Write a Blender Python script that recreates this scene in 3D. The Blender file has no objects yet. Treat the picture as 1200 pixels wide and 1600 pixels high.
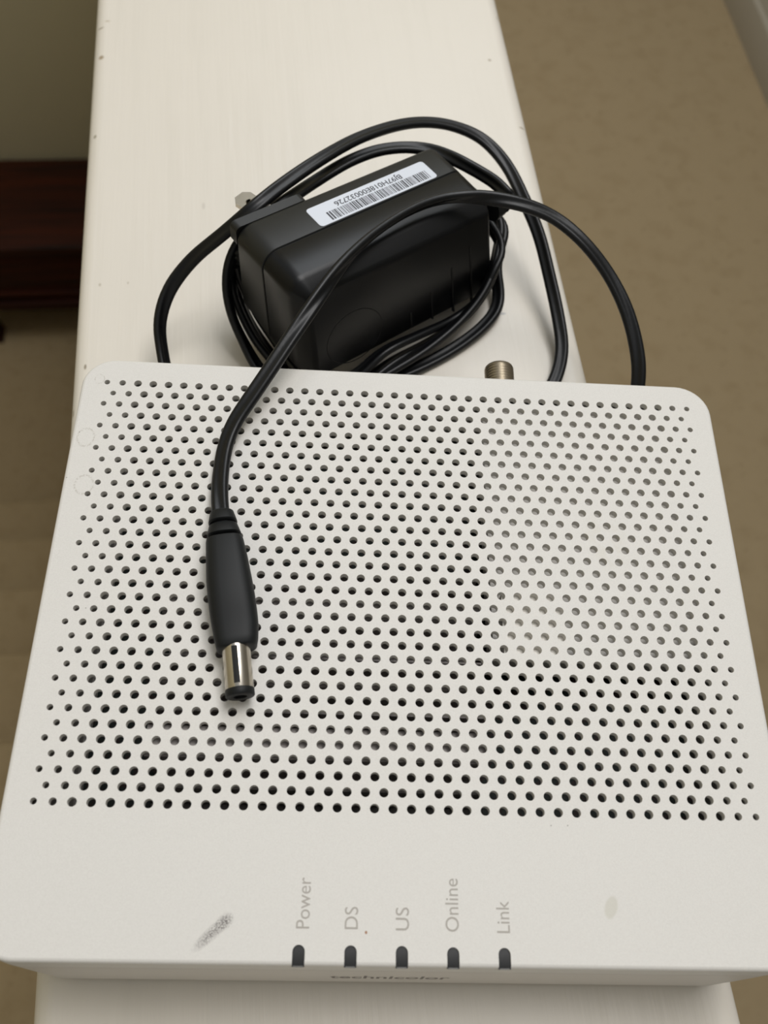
import bpy, bmesh, math, random
from mathutils import Vector, Matrix, geometry
random.seed(7)
S = 0.0043                      # one modem hole pitch in metres
TH = math.radians(6.1228)       # the modem sits turned a little on the ledge
ZT = 9.0                        # modem lid height above the ledge, in pitches
C = bpy.context.scene.collection
scene = bpy.context.scene

# ------------------------------------------------------------------ camera
RX, RY, RZ = 2.6475, .0685, -.008
def rotm(a, b, c):
    return (Matrix.Rotation(a, 3, 'X') @ Matrix.Rotation(b, 3, 'Y') @ Matrix.Rotation(c, 3, 'Z'))
F = 1506.96
RC = rotm(RX, RY, RZ)
TC = Vector((1.0944, 4.0948, 58.3018))
CP = -(RC.transposed() @ TC)
TURN = Matrix.Rotation(-TH, 3, 'Z')
def M2W(p):                     # modem frame (pitches) -> world (metres)
    return TURN @ Vector((p[0]*S, p[1]*S, (p[2]+ZT)*S))
def at(x, y, z):                # measured point of the photo at height z -> modem frame
    d = RC.transposed() @ Vector(((x-600)/F, (y-800)/F, 1.0))
    return CP + d*((z-CP.z)/d.z)
cam_d = bpy.data.cameras.new('camera'); cam = bpy.data.objects.new('camera', cam_d); C.objects.link(cam)
flip = Matrix(((1,0,0),(0,-1,0),(0,0,-1)))
rot = TURN @ RC.transposed() @ flip
cam.matrix_world = Matrix.Translation(M2W(CP)) @ rot.to_4x4()
cam_d.sensor_fit = 'HORIZONTAL'; cam_d.sensor_width = 36.0; cam_d.lens = F/1200*36
cam_d.clip_start = .01; cam_d.clip_end = 50
cam_d.dof.use_dof = True; cam_d.dof.focus_distance = .262; cam_d.dof.aperture_fstop = 24
scene.camera = cam

# ------------------------------------------------------------------ world, lights, exposure
w = bpy.data.worlds.new('world'); scene.world = w; w.use_nodes = True
w.node_tree.nodes['Background'].inputs[0].default_value = (.90, .95, 1.0, 1)
w.node_tree.nodes['Background'].inputs[1].default_value = .36
def area(name, loc, target, sx, sy, power, col):
    l = bpy.data.lights.new(name, 'AREA'); l.shape = 'RECTANGLE'; l.size = sx; l.size_y = sy
    l.energy = power; l.color = col
    o = bpy.data.objects.new(name, l); C.objects.link(o); o.location = loc
    o.rotation_euler = (Vector(target)-Vector(loc)).to_track_quat('-Z', 'Y').to_euler()
    return o
area('window_light', (.6, 1.85, 1.7), (0, .1, -.3), 1.1, 1.2, 20, (.90, .95, 1.0))
area('ceiling_light', (.8, .75, 3.1), (.1, .3, 0), 1.5, 1.5, 64, (1.0, .985, .975))
scene.view_settings.view_transform = 'Standard'; scene.view_settings.look = 'None'
scene.view_settings.exposure = 0; scene.view_settings.gamma = 1
scene.view_settings.use_curve_mapping = False

# ------------------------------------------------------------------ materials
def s2l(c): return tuple(((v/255)/12.92 if v/255 <= .04045 else ((v/255+.055)/1.055)**2.4) for v in c)
class Mt:
    def __init__(s, name, col, rough=.5, metal=0, spec=.5):
        s.m = bpy.data.materials.new(name); s.m.use_nodes = True; s.t = s.m.node_tree
        s.b = s.t.nodes['Principled BSDF']; s.col = None
        s.b.inputs['Base Color'].default_value = (*s2l(col), 1)
        s.b.inputs['Roughness'].default_value = rough; s.b.inputs['Metallic'].default_value = metal
        s.b.inputs['Specular IOR Level'].default_value = spec
        s.co = s.t.nodes.new('ShaderNodeTexCoord'); s.h = None; s.base = (*s2l(col), 1)
    def n(s, k, **kw):
        x = s.t.nodes.new(k)
        for a, v in kw.items(): setattr(x, a, v)
        return x
    def noise(s, scale, detail=3, stretch=(1,1,1), rough=.5):
        mp = s.n('ShaderNodeMapping'); mp.inputs['Scale'].default_value = stretch
        s.t.links.new(s.co.outputs['Object'], mp.inputs[0])
        n = s.n('ShaderNodeTexNoise'); n.inputs['Scale'].default_value = scale; n.inputs['Detail'].default_value = detail
        n.inputs['Roughness'].default_value = rough
        s.t.links.new(mp.outputs[0], n.inputs['Vector']); return n.outputs['Fac']
    def ramp(s, fac, a, b):
        r = s.n('ShaderNodeMapRange'); r.inputs[1].default_value = a; r.inputs[2].default_value = b
        s.t.links.new(fac, r.inputs[0]); return r.outputs[0]
    def mul(s, a, b):
        m = s.n('ShaderNodeMath', operation='MULTIPLY')
        for i, v in enumerate((a, b)):
            if isinstance(v, (int, float)): m.inputs[i].default_value = v
            else: s.t.links.new(v, m.inputs[i])
        return m.outputs[0]
    def mix(s, fac, col):
        m = s.n('ShaderNodeMix', data_type='RGBA')
        if isinstance(fac, (int, float)): m.inputs[0].default_value = fac
        else: s.t.links.new(fac, m.inputs[0])
        if s.col is None: m.inputs[6].default_value = s.base
        else: s.t.links.new(s.col, m.inputs[6])
        m.inputs[7].default_value = (*s2l(col), 1)
        s.col = m.outputs[2]; s.t.links.new(s.col, s.b.inputs['Base Color'])
    def bump(s, fac, strength, dist):
        b = s.n('ShaderNodeBump'); b.inputs['Strength'].default_value = strength; b.inputs['Distance'].default_value = dist
        s.t.links.new(fac, b.inputs['Height'])
        if s.h is not None: s.t.links.new(s.h, b.inputs['Normal'])
        s.h = b.outputs[0]; s.t.links.new(s.h, s.b.inputs['Normal'])
    def spot(s, p, sx, sy, ang=0, inner=.6, breakup=None, ring=False):   # elliptic mark centred at p (object space)
        sub = s.n('ShaderNodeVectorMath', operation='SUBTRACT'); sub.inputs[1].default_value = p
        s.t.links.new(s.co.outputs['Object'], sub.inputs[0])
        mp = s.n('ShaderNodeMapping', vector_type='TEXTURE')
        mp.inputs['Rotation'].default_value = (0, 0, ang); mp.inputs['Scale'].default_value = (sx, sy, 100)
        s.t.links.new(sub.outputs[0], mp.inputs[0])
        ln = s.n('ShaderNodeVectorMath', operation='LENGTH'); s.t.links.new(mp.outputs[0], ln.inputs[0])
        if ring:
            a = s.ramp(ln.outputs['Value'], .8, .92); b = s.ramp(ln.outputs['Value'], 1.1, .96); f = s.mul(a, b)
        else: f = s.ramp(ln.outputs['Value'], 1.0, inner)
        if breakup: f = s.mul(f, s.ramp(s.noise(*breakup), .44, .56))
        return f

lid_m = Mt('white_matte_plastic', (223, 220, 214), .55)
lid_m.mix(lid_m.mul(lid_m.ramp(lid_m.noise(3500, 2), .35, .75), .35), (203, 198, 192))
lid_m.bump(lid_m.noise(2600, 2), .12, .0001)
def L(x, y, z=0):               # photo pixel on the lid -> modem object space
    p = at(x, y, z); return (p.x*S, p.y*S, (p.z+ZT)*S)
lid_m.mix(lid_m.mul(lid_m.spot(L(331,1458), .0058, .0015, math.radians(43), .3, (5200, 3)), 1.0), (92, 84, 82))
lid_m.mix(lid_m.mul(lid_m.spot(L(350,1441), .0026, .0017, math.radians(43), .3, (5200, 3)), 1.0), (92, 84, 82))
lid_m.mix(lid_m.mul(lid_m.spot(L(955,1418), .0016, .0028, -.35, .75), .5), (196, 192, 176))
lid_m.mix(lid_m.spot(L(572,1457), .00032, .0004, 0, .7), (160, 118, 88))
lid_m.mix(lid_m.mul(lid_m.spot(L(134,683), .0024, .0030, 0, .7, (2400, 3), True), .55), (170, 163, 150))
lid_m.mix(lid_m.mul(lid_m.spot(L(131,757), .0026, .0030, 0, .7, (2200, 3), True), .5), (172, 165, 152))
lid_m.mix(lid_m.mul(lid_m.spot(L(156,592), .0014, .0016, 0, .7, (2600, 3), True), .5), (172, 165, 152))
lid_m.mix(lid_m.mul(lid_m.spot(L(950,850), .007, .010, .3, .1, (300, 3)), .35), (205, 198, 180))
for q in ((134,950), (124,675), (327,1042), (104,746), (640,1270), (861,1290), (887,1290)):
    lid_m.mix(lid_m.mul(lid_m.spot(L(*q), .00022, .0002, 0, .5), .7), (120, 112, 104))
shell_m = Mt('white_side_plastic', (214, 209, 202), .5); shell_m.bump(shell_m.noise(2600, 2), .1, .0001)
print_m = Mt('grey_ink', (172, 166, 158), .6)
brand_m = Mt('dark_grey_ink', (112, 105, 100), .6)
pipe_m = Mt('smoked_plastic', (42, 42, 42), .4, spec=.25)
pipe2_m = Mt('smoked_plastic_lip', (86, 84, 80), .4)
pcb_m = Mt('circuit_board_green', (38, 50, 44), .5); pcb_m.mix(pcb_m.ramp(pcb_m.noise(500, 2), .5, .6), (60, 38, 30))
sink_m = Mt('heat_sink_aluminium', (175, 168, 164), .5, .1)
inner_m = Mt('inner_white_plastic', (242, 238, 230), .4)
nickel_m = Mt('nickel', (205, 198, 186), .24, 1.0); nickel_m.mix(nickel_m.mul(nickel_m.noise(400), .5), (175, 166, 150))
coax_m = Mt('dull_nickel', (160, 148, 128), .38, .9)
blk = Mt('black_plastic', (20, 21, 20), .46); blk.bump(blk.noise(2500, 2), .12, .0001)
blk2 = Mt('black_gloss_plastic', (7, 8, 10), .36, spec=.32); blk2.bump(blk2.noise(2500, 2), .06, .0001)
groove_refl_m = Mt('black_groove_and_reflection', (8, 8, 8), .7)  # black of seam and vent slots, also the barrel's painted dark reflection
cord_m = Mt('black_vinyl', (9, 10, 12), .4, spec=.38); cord_m.bump(cord_m.noise(700, 3), .12, .0003)
plug_m = Mt('black_rubber', (17, 19, 20), .55, spec=.35); plug_m.bump(plug_m.noise(3000, 2), .1, .0001)
label_m = Mt('label_paper', (214, 219, 228), .35)
bar_m = Mt('label_ink', (52, 52, 60), .5)
bar2_m = Mt('label_ink_pale', (138, 138, 148), .5)
paint = Mt('white_gloss_paint', (225, 218, 206), .38)
paint.mix(paint.mul(paint.ramp(paint.noise(9, 3), .4, .7), .35), (218, 212, 200))
paint.mix(paint.mul(paint.ramp(paint.noise(160, 4, (1.0, .05, 1)), .52, .72), .16), (206, 200, 186))
paint.bump(paint.noise(420, 3, (1.0, .05, 1)), .3, .0004); paint.bump(paint.noise(60, 2), .25, .0006)
def P(x, y): return M2W(at(x, y, -ZT))
for x, y, a, b, c in ((158,89,.0014,.0016,(150,130,100)), (157,42,.0017,.0006,(140,125,105)), (168,33,.0014,.0007,(190,178,155)),
                      (148,212,.0008,.0013,(150,140,120)), (765,94,.0010,.0010,(165,152,132)), (816,198,.0016,.0006,(150,135,110)),
                      (778,24,.0007,.0016,(190,180,160)), (133,573,.0006,.0014,(140,128,108)), (156,445,.0006,.0010,(190,182,165)),
                      (200,442,.0005,.0008,(196,188,172)), (318,322,.0008,.0022,(206,198,186)), (112,640,.0004,.002,(160,150,130)),
                      (785,490,.0016,.0008,(172,170,168)), (838,332,.0006,.003,(205,198,186)), (806,130,.0005,.004,(206,198,184))):
    paint.mix(paint.mul(paint.spot(tuple(P(x, y)), a, b, 0, .45), .85), c)
plainp = Mt('pale_grey_wall_paint', (165, 164, 162), .7)
wallp = Mt('olive_wall_paint', (196, 187, 156), .7); wallp.bump(wallp.noise(60), .1, .001)
trimp = Mt('baseboard_paint', (176, 170, 156), .45)
carpet = Mt('beige_carpet', (182, 162, 128), .95, spec=.1)
carpet.mix(carpet.mul(carpet.ramp(carpet.noise(28, 4), .5, .72), .35), (156, 134, 98))
carpet.mix(carpet.mul(carpet.ramp(carpet.noise(70, 3), .6, .75), .4), (142, 121, 88))
carpet.mix(carpet.mul(carpet.noise(900, 2), .5), (188, 166, 128))
carpet.bump(carpet.noise(900, 3), .8, .004); carpet.bump(carpet.noise(25, 2), .3, .01)
mahog = Mt('dark_mahogany', (62, 24, 9), .5, spec=.2)
mahog.mix(mahog.ramp(mahog.noise(20, 4, (.15, 3, 3)), .35, .7), (24, 11, 7))

# ------------------------------------------------------------------ mesh helpers
def link(name, mesh, mat, parent=None):
    o = bpy.data.objects.new(name, mesh); C.objects.link(o)
    for m in (mat if isinstance(mat, (list, tuple)) else [mat]): mesh.materials.append(m.m)
    if parent: o.parent = parent
    return o
def build(name, verts, faces, mat, parent=None, smooth=40, inv=None, fm=None):
    if inv is not None: verts = [inv @ Vector(v) for v in verts]
    me = bpy.data.meshes.new(name); me.from_pydata([tuple(v) for v in verts], [], faces)
    if fm:
        for p, k in zip(me.polygons, fm): p.material_index = k
    bm = bmesh.new(); bm.from_mesh(me); bmesh.ops.recalc_face_normals(bm, faces=bm.faces); bm.to_mesh(me); bm.free()
    o = link(name, me, mat, parent)
    if smooth:
        me.polygons.foreach_set('use_smooth', [True]*len(me.polygons))
        me.set_sharp_from_angle(angle=math.radians(smooth))
    return o
def rrect(x0, x1, y0, y1, r, n=6):
    rs = r if isinstance(r, (list, tuple)) else (r,)*4      # corners: br, tr, tl, bl
    out = []
    for (cx, cy, a0), q in zip(((x1, y0, -90), (x1, y1, 0), (x0, y1, 90), (x0, y0, 180)), rs):
        sx = -1 if cx == x1 else 1; sy = 1 if cy == y0 else -1
        for i in range(n+1):
            a = math.radians(a0+90*i/n); out.append((cx+sx*q+q*math.cos(a), cy+sy*q+q*math.sin(a)))
    return out
def loft(loops, cap0=True, cap1=True):                      # loops: lists of 3D points with equal counts
    n = len(loops[0]); v = [p for l in loops for p in l]; f = []
    for k in range(len(loops)-1):
        for i in range(n): j = (i+1) % n; f.append((k*n+i, k*n+j, (k+1)*n+j, (k+1)*n+i))
    if cap0: f.append(tuple(range(n)))
    if cap1: f.append(tuple(range((len(loops)-1)*n, len(loops)*n)))
    return v, f
def add(a, b):
    o = len(a[0]); return a[0]+list(b[0]), a[1]+[tuple(i+o for i in q) for q in b[1]]
def box(x0, x1, y0, y1, z0, z1, bev=0):
    if not bev:
        return loft([[(x0,y0,z),(x1,y0,z),(x1,y1,z),(x0,y1,z)] for z in (z0, z1)])
    ls = []
    for z, i in ((z0, bev), (z0+bev*.3, bev*.3), (z0+bev, 0), (z1-bev, 0), (z1-bev*.3, bev*.3), (z1, bev)):
        ls.append([(x, y, z) for x, y in rrect(x0+i, x1-i, y0+i, y1-i, bev*.9, 3)])
    return loft(ls)
def cdt(outer, holes):
    """flat plate: triangulate outer loop minus hole loops -> points, tris, index of each input point"""
    pts, edges = [], []
    for lp in [outer]+holes:
        b = len(pts); n = len(lp); pts += [Vector(p) for p in lp]; edges += [(b+i, b+(i+1) % n) for i in range(n)]
    vo, eo, fo, ov, oe, of = geometry.delaunay_2d_cdt(pts, edges, [], 0, 1e-7)
    return vo, eo, fo, ov
def inside(p, lp):
    c = False; n = len(lp)
    for i in range(n):
        a, b = lp[i], lp[(i+1) % n]
        if (a[1] > p[1]) != (b[1] > p[1]) and p[0] < (b[0]-a[0])*(p[1]-a[1])/(b[1]-a[1])+a[0]: c = not c
    return c
def thing(name, label, cat, mat4, group=None):
    o = bpy.data.objects.new(name, None); C.objects.link(o); o.matrix_world = mat4; o.empty_display_size = .01
    o['label'] = label; o['category'] = cat
    if group: o['group'] = group
    return o
def struct(name, vf, mat, parent=None, smooth=40):
    o = build(name, vf[0], vf[1], mat, parent, smooth); o['kind'] = 'structure'; return o

# ------------------------------------------------------------------ the setting (world metres, camera stands over the half wall)
CW = M2W(CP); FZ = CW.z-1.15; LZ = CW.z-2.23                 # landing floor, lower floor
YB = CW.y+2.125; XR = CW.x+.945; XL = CW.x-1.2
struct('wall_back', box(XL-.1, XR+.1, YB, YB+.1, LZ-.05, 1.5), wallp)
struct('shade_wall_front', box(XL-.1, XR+.1, -1.0, -.9, LZ-.05, 1.9), plainp)  # unseen wall added behind the camera to hold back light from there
struct('wall_right', box(XR, XR+.1, -1.3, YB, FZ-.05, 1.9), plainp)
struct('wall_left', box(XL-.1, XL, -1.3, YB, LZ-.05, 1.9), wallp)
# baseboard along the landing wall: straight face, stepped bead on top
def prof_y(pts, y0, y1):
    return loft([[(x, y, z) for x, z in pts] for y in (y0, y1)])
xf = CW.x+.925
struct('baseboard_right', prof_y([(XR+.002, FZ-.02), (xf, FZ-.02), (xf, FZ+.070), (xf+.002, FZ+.074), (xf+.007, FZ+.078), (xf+.0075, FZ+.084),
                                  (xf+.012, FZ+.090), (xf+.013, FZ+.104), (xf+.018, FZ+.110), (XR+.002, FZ+.110)], -1.3, YB), trimp)
# half wall: core, and on it a painted cap board
X0, X1 = -.0970, .0787
struct('wall_middle', box(X0+.012, X1-.012, -1.3, YB, LZ-.05, -.0285), paint)
r = .0055
cap = rrect(X0, X1, -.029, 0, (.004, r, r, .004), 8)
nn = 60; loops = []
for k in range(nn+1):
    y = -1.3+(YB+1.3)*k/nn
    loops.append([(x, y, z) for x, z in cap])
o = struct('ledge', loft(loops), paint)
struct('floor', box(X1-.02, XR+.05, -1.3, YB+.02, FZ-.06, FZ), carpet)
ys = [CW.y+1.177-.197*k for k in range(6)]
struct('landing', box(XL-.02, X0+.02, -1.3, ys[5]-.25, FZ-.25, FZ), carpet)
struct('lower_floor', box(XL-.02, X0+.02, -1.0, YB+.02, LZ-.06, LZ), carpet)
stairs = bpy.data.objects.new('stairs', None); C.objects.link(stairs); stairs['kind'] = 'structure'; stairs.location = (XL, ys[0], LZ)
for k in range(6):                                           # carpeted steps with rounded nosings
    zt = CW.z-2.05+.18*k; yn = ys[k]; r = .016
    pr = [(yn-.26, zt)] + [(yn-r+r*math.sin(a), zt-r+r*math.cos(a)) for a in [math.radians(t) for t in (0, 25, 50, 75, 100, 130, 160, 180)]]
    pr += [(yn-.025, zt-.032), (yn-.025, zt-.19), (yn-.26, zt-.19)]
    pr = [(a-stairs.location.y, b-stairs.location.z) for a, b in pr]
    build('step', *loft([[(x, a, b) for a, b in pr] for x in (0, X0+.012-XL)]), carpet, stairs)

# ------------------------------------------------------------------ dark wooden chest on the lower floor
cx0, cx1 = CW.x-.83, X0-.02; cyf, cyb = CW.y+1.79, YB-.015; zb = LZ
chest = thing('chest', 'low dark mahogany chest on the carpet at the foot of the stairs', 'chest',
              Matrix.Translation(((cx0+cx1)/2, (cyf+cyb)/2, zb)))
ci = chest.matrix_world.inverted()
build('body', *box(cx0+.012, cx1-.012, cyf+.012, cyb, zb+.15, zb+.335, .004), mahog, chest, inv=ci)
build('top_board', *box(cx0, cx1, cyf, cyb, zb+.335, zb+.36, .006), mahog, chest, inv=ci)
build('moulding', *box(cx0+.004, cx1-.004, cyf+.004, cyb, zb+.175, zb+.195, .006), mahog, chest, inv=ci)
build('plinth', *box(cx0-.002, cx1+.002, cyf-.004, cyb, zb+.13, zb+.16, .008), mahog, chest, inv=ci)
for fx, sx in ((cx0, 1), (cx1, -1)):
    for y0, y1 in ((cyf-.004, cyf+.05), (cyb-.055, cyb-.005)):
        pts = [(0,0), (.085,0), (.078,.03), (.05,.07), (.045,.13), (0,.13)]
        build('foot', *loft([[(fx+sx*a, y, zb+b) for a, b in pts] for y in (y0, y1)]), mahog, chest, inv=ci)

# ------------------------------------------------------------------ modem
MM = Matrix.Translation((0, 0, 0)) @ TURN.to_4x4()
modem = thing('modem', 'white plastic cable modem with perforated lid lying on the white ledge', 'modem', MM)
def G(v): return [(p[0]*S, p[1]*S, (p[2]+ZT)*S) for p in v]   # modem frame -> modem object space
XA, YF, YK = 21.15, -21.22, 15.40
f0 = .22                                                     # edge fillet of the lid
slots = [(467,1476), (548,1477), (628,1478), (708,1480), (788,1481)]
SL = []
for x, y in slots:
    p = at(x, y, 0); SL.append((p.x, p.y))
SW = .31
def outline(ins, notches, yadd=0, xin=0):
    o = rrect(-XA+ins+xin, XA-ins-xin, YF+ins-yadd, YK-ins-xin*.5, [2.0-ins, 2.25-ins, 2.1-ins, 1.9-ins], 9)
    # last point is bl corner end at (.., YF): the front edge runs from it to the first point
    yf = YF+ins-yadd; front = []
    for (sx, sy) in SL:
        if notches:
            arc = [(sx-SW*math.cos(math.radians(t)), sy-SW+SW*math.sin(math.radians(t))) for t in range(0, 181, 20)]
            front += [(sx-SW, yf)] + arc + [(sx+SW, yf)]
        else: front += [(sx-SW, yf), (sx+SW, yf)]
    return o+front
outer = outline(f0, True)
holes = []
for r_ in range(33):
    n = 40 if r_ % 2 == 0 else 39
    for c in range(n):
        col = c+.5*(r_ % 2); e = min(col, 39-col)
        rad = .185 if e < .9 else (.215 if e < 1.9 else .255)
        x = col-19.5; y = -(r_-16)*.8445
        holes.append([(x+rad*math.cos(2*math.pi*k/14), y+rad*math.sin(2*math.pi*k/14)) for k in range(14)])
vo, eo, fo, ov = cdt(outer, holes)
def in_hole(cx, cy):
    r_ = round(16-cy/.8445)
    for rr in (r_-1, r_, r_+1):
        if 0 <= rr <= 32:
            col = cx+19.5; c = round(col-.5*(rr % 2)); n = 40 if rr % 2 == 0 else 39
            if 0 <= c < n:
                q = c+.5*(rr % 2); e = min(q, 39-q); rad = .185 if e < .9 else (.215 if e < 1.9 else .255)
                if (q-19.5-cx)**2+((16-rr)*.8445-cy)**2 < rad*rad*.93: return True
    return False
V = [(p.x, p.y, 0) for p in vo]; Fc = []
for t in fo:
    cx = sum(vo[i].x for i in t)/len(t); cy = sum(vo[i].y for i in t)/len(t)
    if in_hole(cx, cy) or not inside((cx, cy), outer): continue
    Fc.append(tuple(t))
o2n = {}
for i, lst in enumerate(ov):
    for j in lst: o2n[j] = i
nb = len(outer); off = nb
TK = .46
for h in holes:                                              # bore walls
    n = len(h); b = len(V)
    e = .03
    cx = sum(p[0] for p in h)/n; cy = sum(p[1] for p in h)/n
    V += [(x, y, -TK) for x, y in h]
    for k in range(n):
        k2 = (k+1) % n; Fc.append((o2n[off+k], o2n[off+k2], b+k2, b+k))
    off += n
# notch walls at the front edge
lid_faces_start = len(V)
nfront = len(rrect(0,1,0,1,.1,9))
idx = nfront
for s in range(5):
    seq = list(range(idx, idx+12)); idx += 12
    b = len(V); V += [(outer[i][0], outer[i][1], -.5) for i in seq]
    for k in range(11): Fc.append((o2n[seq[k]], o2n[seq[k+1]], b+k+1, b+k))
# fillet rings and the rim going down
rings = []
base_o = outline(f0, False)
for t in (0, 22.5, 45, 67.5, 90):
    a = math.radians(t); rings.append(([p for p in outline(f0*(1-math.sin(a)), False)], -f0*(1-math.cos(a))))
rings.append((outline(0, False, .04, .04), -.75)); rings.append((outline(.0, False, .10, .12), -1.6))
n = len(base_o); b0 = len(V)
for o_, z in rings: V += [(x, y, z) for x, y in o_]
nr = len(rrect(0,1,0,1,.1,9))
for k in range(len(rings)-1):
    for i in range(n):
        j = (i+1) % n
        isslot = i >= nr and (i-nr) % 2 == 0
        if isslot and k < 4: continue
        Fc.append((b0+k*n+i, b0+k*n+j, b0+(k+1)*n+j, b0+(k+1)*n+i))
# underside of the lid plate, seen only through the holes: bore walls end at an inner skin
lid = build('lid', G(V), Fc, lid_m, modem, smooth=35)
# lower shell: sides draw in slightly towards the ledge, front leans forward
sec = []
for z, yadd, xin in ((-1.6, .10, .12), (-1.66, .04, .18), (-1.78, .04, .18), (-1.84, .10, .14), (-4.5, .24, .6), (-7.6, .36, 1.05), (-8.6, .30, 1.25), (-9.0, -.05, 1.6)):
    o_ = rrect(-XA+xin, XA-xin, YF-yadd, YK-xin*.4, [2.0, 2.2, 2.1, 1.9], 9); sec.append([(x, y, z) for x, y in o_])
v, f = loft(sec, cap0=False)
inn = [[(x, y, z) for x, y in rrect(-XA+xin+.4, XA-xin-.4, YF+.3, YK-xin*.4-.4, 1.7, 9)] for z, xin in ((-.5, .1), (-8.4, 1.3))]
v, f = add((v, f), loft(inn, cap0=False))
build('lower_shell', G(v), f, shell_m, modem, smooth=35)
# light pipes in the notches
for sx, sy in SL:
    yf = YF-.03
    arc = [(sx-SW*math.cos(math.radians(t)), sy-SW+SW*math.sin(math.radians(t))) for t in range(0, 181, 20)]
    def sc(k): return [(sx+(x-sx)*k, y) for x, y in arc]
    lp = [(sx-SW, yf)]+arc+[(sx+SW, yf)]
    a = loft([[(x, max(y, yf+.02), -.9) for x, y in lp], [(x, y, -.13) for x, y in lp], [(sx+(x-sx)*.9, y-.02 if y > yf+.1 else y+.22, -.08) for x, y in lp]])
    op = build('indicator_window', G(a[0]), a[1], pipe_m, modem, smooth=50)
    b = box(sx-SW*.8, sx+SW*.8, yf-.015, yf+.16, -.3, -.12)
    build('lip', G(b[0]), b[1], pipe2_m, op, smooth=0)
def text(name, s, size, mat, parent, mtx, extr=.01, sx=1.0, bold=0):
    cu = bpy.data.curves.new(name, 'FONT'); cu.body = s; cu.size = size; cu.extrude = extr; cu.offset = bold
    tmp = bpy.data.objects.new(name+'_t', cu); C.objects.link(tmp)
    dg = bpy.context.evaluated_depsgraph_get(); me = bpy.data.meshes.new_from_object(tmp.evaluated_get(dg))
    bpy.data.objects.remove(tmp); me.name = name
    me.transform(Matrix.Diagonal((sx, 1, 1, 1))); wd = max(v.co.x for v in me.vertices)-min(v.co.x for v in me.vertices)
    me.transform(mtx); me.materials.clear()
    return link(name, me, mat, parent), wd
def fit_text(name, s, size, length, mat, parent, mtxf, **k):
    o, wd = text(name, s, size, mat, parent, Matrix.Identity(4), **k)
    me = o.data; x0 = min(v.co.x for v in me.vertices)
    me.transform(Matrix.Translation((-x0*1.0, 0, 0))); me.transform(Matrix.Diagonal((length/wd, 1, 1, 1))); me.transform(mtxf)
    return o
for s, bx, y0, y1 in (('Power', 483, 1451, 1371), ('DS', 559, 1452, 1417), ('US', 639, 1454, 1418), ('Online', 717, 1456, 1373), ('Link', 797, 1458, 1408)):
    a = at(bx, y0, 0); b = at(bx, y1, 0)
    m = Matrix.Translation((a.x*S, a.y*S, (ZT+.004)*S)) @ Matrix.Rotation(math.pi/2, 4, 'Z')
    fit_text('printed_word', s, .98*S, (b.y-a.y)*S, print_m, modem, m, extr=.004*S)
a = at(517, 1524, -1.2); b = at(713, 1529, -1.2)
m = Matrix.Translation((a.x*S, (YF-.27)*S, (-5.4+ZT)*S)) @ Matrix.Rotation(math.pi/2-.045, 4, 'X')
fit_text('printed_word', 'technicolor', 1.9*S, (b.x-a.x)*S*1.02, brand_m, modem, m, extr=.012*S, bold=.03*S)
# insides seen through the holes
v, f = box(-18.5, 18.5, -18.5, 14, -6.6, -6.3); build('circuit_board', G(v), f, pcb_m, modem, smooth=0)
hx0, hx1 = -14.2, 4.9
v, f = box(hx0, hx1, -13.2, 1.5, -6.3, -5.0)
for yy, ww, zz in ((-12.4, .16, -.8), (-9.95, 1.75, -.72), (-7.9, .12, -1.6), (-6.5, .18, -.8), (-4.6, .12, -1.6), (-2.25, .18, -.8), (-1.45, .4, -.75), (1.1, .2, -1.6)):
    v, f = add((v, f), box(hx0, hx1, yy-ww/2, yy+ww/2, -5.0, zz))
build('heat_sink', G(v), f, sink_m, modem, smooth=0)
v, f = box(5.6, 19.2, -4.3, 14.2, -3.6, -1.3)
build('inner_bracket', G(v), f, inner_m, modem, smooth=0)
v, f = box(6.1, 9.7, -4.5, -.5, -1.6, -.49)
build('inner_block', G(v), f, inner_m, modem, smooth=0)
# coax socket on the back
cxp, czp, cr = 7.62, -4.4, 1.08
def lathe_y(prof, cx, cz, n=36, y_sign=1):
    return loft([[(cx+r_*math.cos(2*math.pi*k/n), y, cz+r_*math.sin(2*math.pi*k/n)) for k in range(n)] for y, r_ in prof])
pr = [(14.6, 1.25), (15.6, 1.25)]; pr2 = [(15.5, cr)]
y = 15.8
while y < 19.2: pr2 += [(y, cr), (y+.06, cr-.055), (y+.12, cr-.055), (y+.18, cr)]; y += .24
pr2 += [(19.45, cr-.03), (19.52, cr-.12), (19.52, .35), (18.2, .33)]
v, f = add(lathe_y(pr, cxp, czp, 6), lathe_y(pr2, cxp, czp))
build('coaxial_socket', G(v), f, coax_m, modem, smooth=50)

# ------------------------------------------------------------------ power adapter
ZA = .8; TILT = .105; ANG = math.radians(39.3)
O = at(680, 224, ZA); U = Vector((math.cos(ANG), math.sin(ANG), 0)); Vv = Vector((U.y, -U.x, 0))
def B(a, b, z): q = O+U*a+Vv*b; return M2W((q.x, q.y, z-TILT*a))     # its left end is raised on the coils
bc = B(-9.5, 3.7, -ZT); bc.z = 0
AM = Matrix.Translation(bc) @ Matrix.Rotation(ANG-TH, 4, 'Z')
ad = thing('power_adapter', 'black power adapter with barcode label and coiled cord, its plug lying on the modem', 'power adapter', AM)
AI = ad.matrix_world.inverted()
def flare(p):                                                 # the casing widens from its label side to its base
    h = max(0, ZA-p[2]); fl = min(1, max(0, (p[0]+18.8)/18.7))
    return (p[0]-.0*h*(1-fl)+.14*h*fl, p[1]*(1+.018*h), p[2]+.15*h*(1-fl)*max(0, 1-p[1]/6.0))
def bb(name, parts, mat, parent=ad, smooth=35):              # parts: ([(a,b,z)..], faces) in brick coordinates
    v, f = parts; return build(name, [B(*flare(p)) for p in v], f, mat, parent, smooth, inv=AI)
ZB = -8.85
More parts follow.
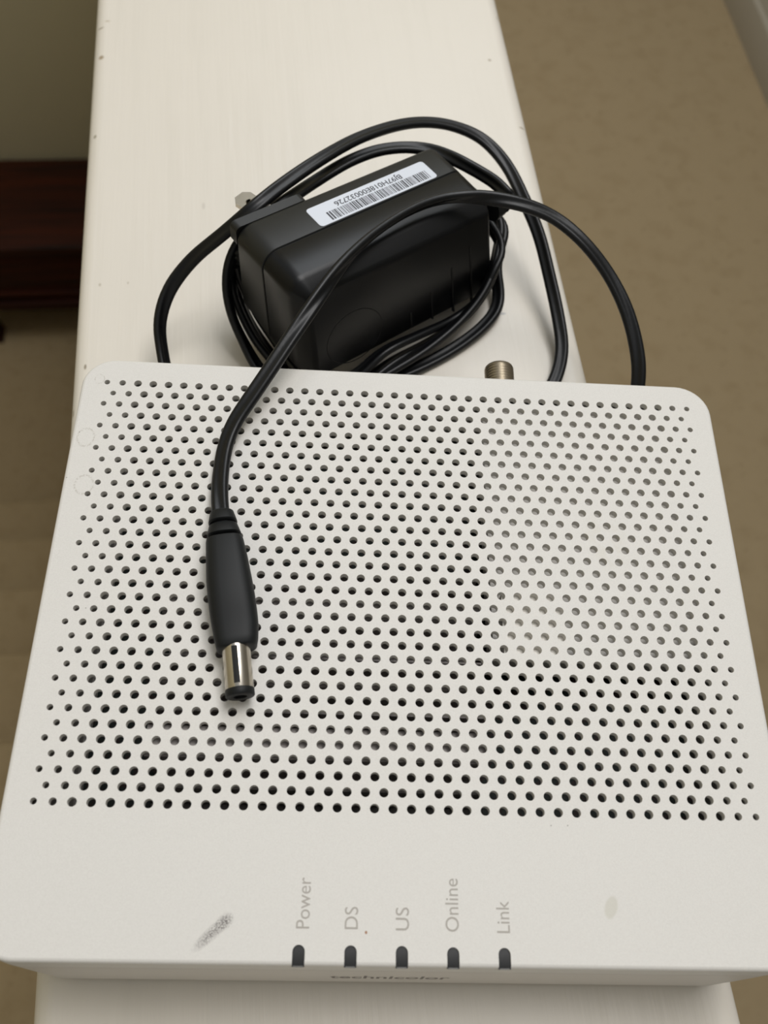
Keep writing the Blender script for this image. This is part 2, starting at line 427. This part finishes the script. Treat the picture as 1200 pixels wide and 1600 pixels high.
def shell(v0, v1, prof, u0=-18.8, u1=-.1, z0=ZB, z1=ZA, rad=(1.0, .9, 1.5, 1.2)):
    ls = []
    for t, ins in prof:
        ls.append([(x, v0+(v1-v0)*t, z) for x, z in rrect(u0+ins, u1-ins, z0+ins, z1-ins, [max(q-ins, .1) for q in rad], 7)])
    return loft(ls)
bb('rear_shell', shell(0, 3.2, [(0, .35), (.04, .16), (.12, 0), (.985, 0), (1, .06)]), blk)
bb('seam', shell(3.15, 3.4, [(0, .12), (1, .12)]), groove_refl_m)
bb('front_shell', shell(3.3, 7.45, [(0, .06), (.015, .02), (.62, .12), (.68, .16), (.73, .26), (.93, .72), (.975, .86), (1, 1.08)]), blk2)
boss = bb('plug_carrier', shell(-.75, .1, [(0, .12), (.1, 0), (1, 0)], -18.7, -12.5, -1.5, ZA-.12, (.5, .5, .5, .5)), blk)
for uu, zl, zh in ((-2.3, -8.4, -2.4), (-4.25, -8.4, -3.6), (-6.45, -8.0, -5.0), (-8.6, -7.6, -6.15)):
    q = (ZA-(zl+zh)/2)*.14*(uu+18.8)/18.7
    v, f = box(uu-.07-q, uu+.07-q, 7.3, 7.48, zl, zh); bb('vent_slot', (v, f), groove_refl_m, smooth=0)
ring = []
for k in range(40):
    a = 2*math.pi*k/40; ring.append([(-14.4+(2.5+q*.03)*math.cos(a), 7.45+h, -5.6+(2.5+q*.045)*math.sin(a)) for q, h in ((-1, .0), (0, .018), (1, .0), (0, -.03))])
ring.append(ring[0]); bb('embossed_ring', loft(ring, False, False), blk2)
def AF(x, y, v):                # the point seen at pixel x, y on a plane parallel to the adapter's broad side
    d = RC.transposed() @ Vector(((x-600)/F, (y-800)/F, 1.0)); p = CP + d*(((O-CP).dot(Vv)+v)/d.dot(Vv))
    if p.z < -8.62: p = at(x, y, -8.62)
    return p
def AU(x, y, u):                # the same on a plane parallel to its ends
    d = RC.transposed() @ Vector(((x-600)/F, (y-800)/F, 1.0)); p = CP + d*(((O-CP).dot(U)+u)/d.dot(U))
    if p.z < -8.62: p = at(x, y, -8.62)
    return p
# prong: a folded nickel blade with a hole near its tip
pa = AF(424, 340, -.3); pb = at(373, 307, pa.z-.2)
dv = (pb-pa).normalized(); wv = dv.cross(Vector((0, 0, 1))).normalized(); ln = (pb-pa).length
hw = .78
ol = [(0, -hw), (ln-.45, -hw), (ln, -hw*.5), (ln, hw*.5), (ln-.45, hw), (0, hw)]
hl = [(ln-1.15+.32*math.cos(2*math.pi*k/16), .32*math.sin(2*math.pi*k/16)) for k in range(16)]
def plate(ol, hls, z0, z1, conv):
    vo, eo, fo, ov = cdt(ol, hls); m = {}
    for i, l_ in enumerate(ov):
        for j in l_: m[j] = i
    n = len(vo); V = [conv(p.x, p.y, z1) for p in vo]+[conv(p.x, p.y, z0) for p in vo]; Fq = []
    for t in fo:
        c = (sum(vo[i].x for i in t)/3, sum(vo[i].y for i in t)/3)
        if inside(c, ol) and not any(inside(c, h) for h in hls): Fq += [tuple(t), tuple(i+n for i in reversed(t))]
    off = 0
    for lp in [ol]+hls:
        for k in range(len(lp)):
            a, b = m[off+k], m[off+(k+1) % len(lp)]; Fq.append((a, b, b+n, a+n))
        off += len(lp)
    return V, Fq
v, f = plate(ol, [hl], -.17, .17, lambda a, b, c: M2W(pa+dv*a+wv*b+Vector((0, 0, c))))
build('prong', v, f, nickel_m, ad, 30, inv=AI)
# label with barcode and number
v, f = plate(rrect(-13.45, -2.35, 1.1, 3.08, .28, 4), [], ZA-.01, ZA+.025, lambda a, b, c: B(a, b, c))
lab = build('barcode_label', v, f, label_m, ad, 0, inv=AI)
rng = random.Random(5); V1, F1 = [], []; V2, F2 = [], []
u = -12.3; u_end = -2.9
while u < u_end:
    ww = rng.choice((.045, .06, .09, .12, .15)); sl = .0
    q = box(u, u+ww, 2.05, 2.9, ZA+.02, ZA+.03)
    if rng.random() < .75: V1, F1 = add((V1, F1), q)
    else: V2, F2 = add((V2, F2), q)
    u += ww+rng.choice((.04, .05, .08, .11))
for V_, F_, m_ in ((V1, F1, bar_m), (V2, F2, bar2_m)):
    build('bars', [B(*p) for p in V_], F_, m_, lab, 0, inv=AI)
p0 = AI @ B(-4.9, 1.45, ZA+.028)
fit_text('serial_number', 'BJ97H018E00032726', .66*S, 6.3*S, bar_m, lab, Matrix.Translation(p0) @ Matrix.Rotation(math.atan(TILT), 4, 'Y') @ Matrix.Rotation(math.pi, 4, 'Z'), extr=.003*S, bold=.008*S)
# strain relief where the cord leaves the right end
def tube(path, radii, n=16):
    ls = []
    for i, p in enumerate(path):
        t = (path[min(i+1, len(path)-1)]-path[max(i-1, 0)]).normalized(); a = t.cross(Vector((0, 0, 1))).normalized(); b = a.cross(t)
        w_, h_ = radii[i] if isinstance(radii[i], tuple) else (radii[i],)*2
        ls.append([p+a*(w_*math.cos(2*math.pi*k/n))+b*(h_*math.sin(2*math.pi*k/n)) for k in range(n)])
    return loft(ls)
sp = at(776, 322, -1.2)-U*.6; pth = [sp+U*t for t in (0, .25, .5, .9, .92, 1.25, 1.27, 1.7, 1.9)]
v, f = tube(pth, [(.95, 1.05), (.95, 1.05), (.9, 1.0), (.85, .9), (.68, .72), (.68, .72), (.8, .84), (.62, .62), (.4, .4)])
build('strain_relief', [M2W(p) for p in v], f, plug_m, ad, 40, inv=AI)

# the cord: one long flat twin lead
def Q(a, b, z): q = O+U*a+Vv*b; q.z = z; return q            # brick coordinates
def A(x, y, z): return at(x, y, z)
def behind(k): return [(Q(2.0, 1.2, -3.4-.5*k), 85), (Q(.2, -.9-.1*k, -3.6-.6*k), 85), (Q(-4, -1.2-.1*k, -3.2-.6*k), 85), (Q(-9, -1.2-.1*k, -2.6-.6*k), 85), (Q(-14, -1.25-.1*k, -2.1-.6*k), 85), (Q(-17.6, -1.2-.1*k, -1.7-.6*k), 85)]
Z0 = -8.62
path = [(sp+U*1.4, 0), (sp+U*2.0+Vector((0,.25,.05)), 20), (A(793,306,sp.z+.2), 40), (A(778,288,sp.z+.3), 60), (A(755,273,sp.z+.2), 60), (A(725,256,-.6), 60), (A(700,244,-.7), 40), (A(672,234,-.8), 20),
        (A(640,230,-.8), 0), (A(595,234,-.6), 0), (A(545,252,-.3), 0), (A(490,285,-.2), 0), (AF(443,317,-1.7), 10), (AF(405,348,-1.9), 40),
        (A(370,386,-1.4), 75), (A(355,432,-3.2), 75), (A(359,482,-5.2), 65), (A(380,533,-7.0), 50), (A(412,585,-8.2), 10), (A(470,626,Z0), 0), (A(540,618,Z0+.1), 0),
        (A(600,584,-8.0), 20), (A(665,545,-7.6), 30), (A(722,498,-7.0), 50), (A(761,445,-6.2), 60), (A(777,388,-5.2), 70), (A(777,340,-4.4), 75)]
path += behind(0)
path += [(A(370,400,-2.2), 75), (A(376,440,-4.2), 75), (A(398,486,-6.2), 65), (A(430,532,-7.4), 50), (A(480,590,-7.6), 20), (A(545,592,-7.9), 0),
         (AF(600,549,9.2), 30), (AF(655,523,9.3), 40), (AF(705,500,9.3), 50), (AF(745,470,9.3), 60), (A(768,430,-5.8), 70), (A(781,378,-4.9), 75)]
path += behind(1)
path += [(A(363,405,-2.4), 75), (A(364,455,-4.8), 75), (A(384,505,-6.8), 60), (A(416,552,-8.0), 45), (A(475,600,-8.2), 0), (A(550,606,-8.3), 0),
         (AF(615,564,9.7), 30), (AF(675,532,9.7), 40), (AF(728,494,9.6), 50), (A(762,448,-6.7), 60), (A(780,395,-5.8), 70), (A(784,350,-5.2), 75)]
path += behind(2)
path += [(A(374,410,-3.4), 75), (A(388,456,-5.6), 75), (A(418,505,-7.4), 60), (A(458,555,-8.3), 40), (A(515,598,-8.1), 10), (A(575,602,-8.4), 0),
         (A(640,580,Z0), 0), (A(700,550,Z0), 0), (A(748,516,Z0+.1), 10), (A(775,484,Z0+.2), 20), (A(779,455,-8.0), 40), (A(775,420,-7.2), 60), (A(779,372,-6.4), 75)]
path += behind(3)
path += [(A(366,420,-4.6), 75), (A(382,486,-7.0), 60), (A(424,556,-8.5), 30), (A(480,625,Z0), 0), (A(560,650,Z0), 0), (A(660,655,Z0), 0), (A(760,655,Z0), 0), (A(835,636,Z0), 0),
         (A(866,596,Z0+.2), 0), (A(878,548,-8.0), 10), (A(872,495,-7.3), 25), (A(858,430,-6.2), 35), (A(842,367,-5.0), 35), (A(819,312,-4.0), 30), (A(791,257,-3.2), 20), (A(755,218,-2.5), 10), (A(712,198,-1.8), 0),
         (A(668,191,-1.2), 0), (A(620,196,-.5), 0), (A(560,216,.4), 0), (A(500,249,1.3), 10), (A(440,290,1.6), 20), (A(395,326,1.6), 20), (A(345,368,-.2), 15), (A(300,406,-2.0), 20), (A(265,452,-3.7), 40),
         (A(250,500,-5.0), 50), (A(253,545,-6.3), 50), (A(268,600,-7.4), 40), (A(320,650,Z0+.3), 20), (A(420,668,Z0), 0), (A(560,682,Z0), 0), (A(700,690,Z0), 0), (A(830,690,-8.2), 0), (A(930,676,-7.0), 0),
         (A(985,640,-5.6), 20), (A(998,590,-4.0), 30), (A(994,540,-2.8), 20), (A(978,482,-1.5), 10), (A(950,427,-.3), 0), (A(912,378,.9), 0), (A(868,341,1.6), 10), (A(822,321,2.2), 25), (A(775,311,2.4), 40), (A(730,307,2.2), 95),
         (A(685,312,2.3), 112), (A(640,329,2.6), 116), (A(595,357,2.9), 116), (A(555,391,3.2), 104), (A(522,430,3.3), 66), (A(487,480,3.1), 25), (A(453,530,2.6), 0), (A(420,580,2.0), -5), (A(390,624,1.4), -5),
         (A(366,660,.9), -15), (A(352,695,.65), -25), (A(346,730,.65), -25), (A(343,765,.85), -15), (A(344,795,1.12), 0), (A(346,815,1.2), 0)]
pts = [p for p, _ in path]; rl = [math.radians(a) for _, a in path]
dense, droll = [], []
for i in range(len(pts)-1):
    p0, p1, p2, p3 = pts[max(i-1, 0)], pts[i], pts[i+1], pts[min(i+2, len(pts)-1)]
    m1 = (p2-p0)*.5; m2 = (p3-p1)*.5; k = max(3, int((p2-p1).length/.42))
    for s in range(k):
        t = s/k; t2 = t*t; t3 = t2*t
        dense.append(p1*(2*t3-3*t2+1)+m1*(t3-2*t2+t)+p2*(-2*t3+3*t2)+m2*(t3-t2)); droll.append(rl[i]*(1-t)+rl[i+1]*t)
dense.append(pts[-1]); droll.append(rl[-1])
for it in range(3):                                         # light smoothing
    d2 = list(dense); r2 = list(droll)
    for i in range(2, len(dense)-2): d2[i] = (dense[i-1]+dense[i]*2+dense[i+1])/4; r2[i] = (droll[i-1]+droll[i]*2+droll[i+1])/4
    dense, droll = d2, r2
prof = []
for side in (1, -1):                                         # figure-eight section
    for a in range(-125, 126, 25):
        q = math.radians(a); x = side*(.27+.27*math.cos(q)); yv = side*.29*math.sin(q)
        prof.append((x, yv))
ls = []; tn = None
for i, p in enumerate(dense):
    t = (dense[min(i+1, len(dense)-1)]-dense[max(i-1, 0)]).normalized()
    a = t.cross(Vector((0, 0, 1)));
    if a.length < .2 and tn is not None: a = tn
    a.normalize(); tn = a; b = a.cross(t).normalized()
    q = droll[i]; wa = a*math.cos(q)+b*math.sin(q); wb = -a*math.sin(q)+b*math.cos(q)
    ls.append([M2W(p+wa*x+wb*y_) for x, y_ in prof])
v, f = loft(ls); cord = build('cord', v, f, cord_m, ad, 60, inv=AI)
# barrel plug lying on the modem lid
q0 = at(351, 843, 1.25); q1 = at(369, 1014, 1.2); ax = (q1-q0).normalized(); LL = (q1-q0).length
sd = ax.cross(Vector((0, 0, 1))).normalized(); up = sd.cross(ax).normalized()
def sect(t, wl, wr, ht, hb, e=3.0, n=32, c=0):
    o_ = []
    for k in range(n):
        a = 2*math.pi*k/n; ca, sa = math.cos(a), math.sin(a)
        x = math.copysign(abs(ca)**(2/e), ca); y_ = math.copysign(abs(sa)**(2/e), sa)
        o_.append(q0+ax*(t*LL)+sd*(c+x*(wr if x > 0 else wl))+up*(y_*(ht if y_ > 0 else hb)))
    return o_
# sd points to the left of the photo or right: measure and orient
lr = 1 if sd.x > 0 else -1
def se(t, le, ri, ht, hb=1.15, e=3.2): return sect(t, (le if lr > 0 else ri), (ri if lr > 0 else le), ht, hb, e)
body = [se(0, .9, .9, .75, .9), se(.01, 1.08, 1.06, .92, 1.0), se(.04, 1.12, 1.12, .98, 1.05), se(.2, 1.2, 1.24, 1.1), se(.4, 1.3, 1.34, 1.2), se(.55, 1.3, 1.4, 1.18), se(.7, 1.28, 1.42, 1.02),
        se(.82, 1.22, 1.4, .88), se(.92, 1.16, 1.3, .84), se(.985, 1.1, 1.18, .82), se(1.0, 1.0, 1.08, .72, .9)]
v, f = loft(body); pl = build('plug_body', [M2W(p) for p in v], f, plug_m, ad, 45, inv=AI)
v, f = [], []
for t0, t1, w0, w1 in ((-.26, -.15, .72, .86), (-.135, -.025, .86, 1.02)):
    v, f = add((v, f), loft([se(t0, w0*.9, w0*.9, .6, .6, 2.6), se(t0+.01, w0, w0, .68, .68, 2.6), se(t1-.012, w1, w1, .8, .8, 2.6), se(t1, w1*.93, w1*.93, .7, .7, 2.6)]))
v, f = add((v, f), loft([se(t, .58, .58, .5, .5, 2.6) for t in (-.27, .02)]))
build('cord_sleeve', [M2W(p) for p in v], f, plug_m, ad, 45, inv=AI)
b0 = q0+ax*LL; b1 = at(375.5, 1089, 1.05); bx = (b1-b0).normalized(); BL = (b1-b0).length
bs = bx.cross(Vector((0, 0, 1))).normalized(); bu = bs.cross(bx).normalized()
def ringp(t, r_, n=40): return [b0+bx*t+bs*(r_*math.cos(2*math.pi*k/n))+bu*(r_*math.sin(2*math.pi*k/n)) for k in range(n)]
v, f = loft([ringp(-.3, .79), ringp(BL-.45, .79), ringp(BL-.40, .77)])
bar = build('metal_barrel', [M2W(p) for p in v], f, nickel_m, ad, 50, inv=AI)
v, f = loft([ringp(BL-.42, .80), ringp(BL-.40, .81), ringp(BL-.05, .81), ringp(BL, .76), ringp(BL, .38), ringp(BL-.3, .36)])
build('insulating_tip', [M2W(p) for p in v], f, plug_m, ad, 50, inv=AI)
sgn = 1 if bs.x > 0 else -1                                   # black strip painted as a dark reflection along the barrel's top
def streak_arc(c0, c1, r_):
    return [b0+bs*(sgn*r_*math.sin(c))+bu*(r_*math.cos(c)) for c in (c0, (c0+c1)/2, c1)]
up3 = [streak_arc(-.30, .12, .803), streak_arc(-.30, .12, .70)]
lo = [p+bx*(.02) for p in up3[0]]+[p+bx*.02 for p in reversed(up3[1])]; hi = [p+bx*(BL-.62) for p in up3[0]]+[p+bx*(BL-.62) for p in reversed(up3[1])]
v, f = loft([lo, hi]); build('barrel_dark_reflection', [M2W(p) for p in v], f, groove_refl_m, ad, 0, inv=AI)
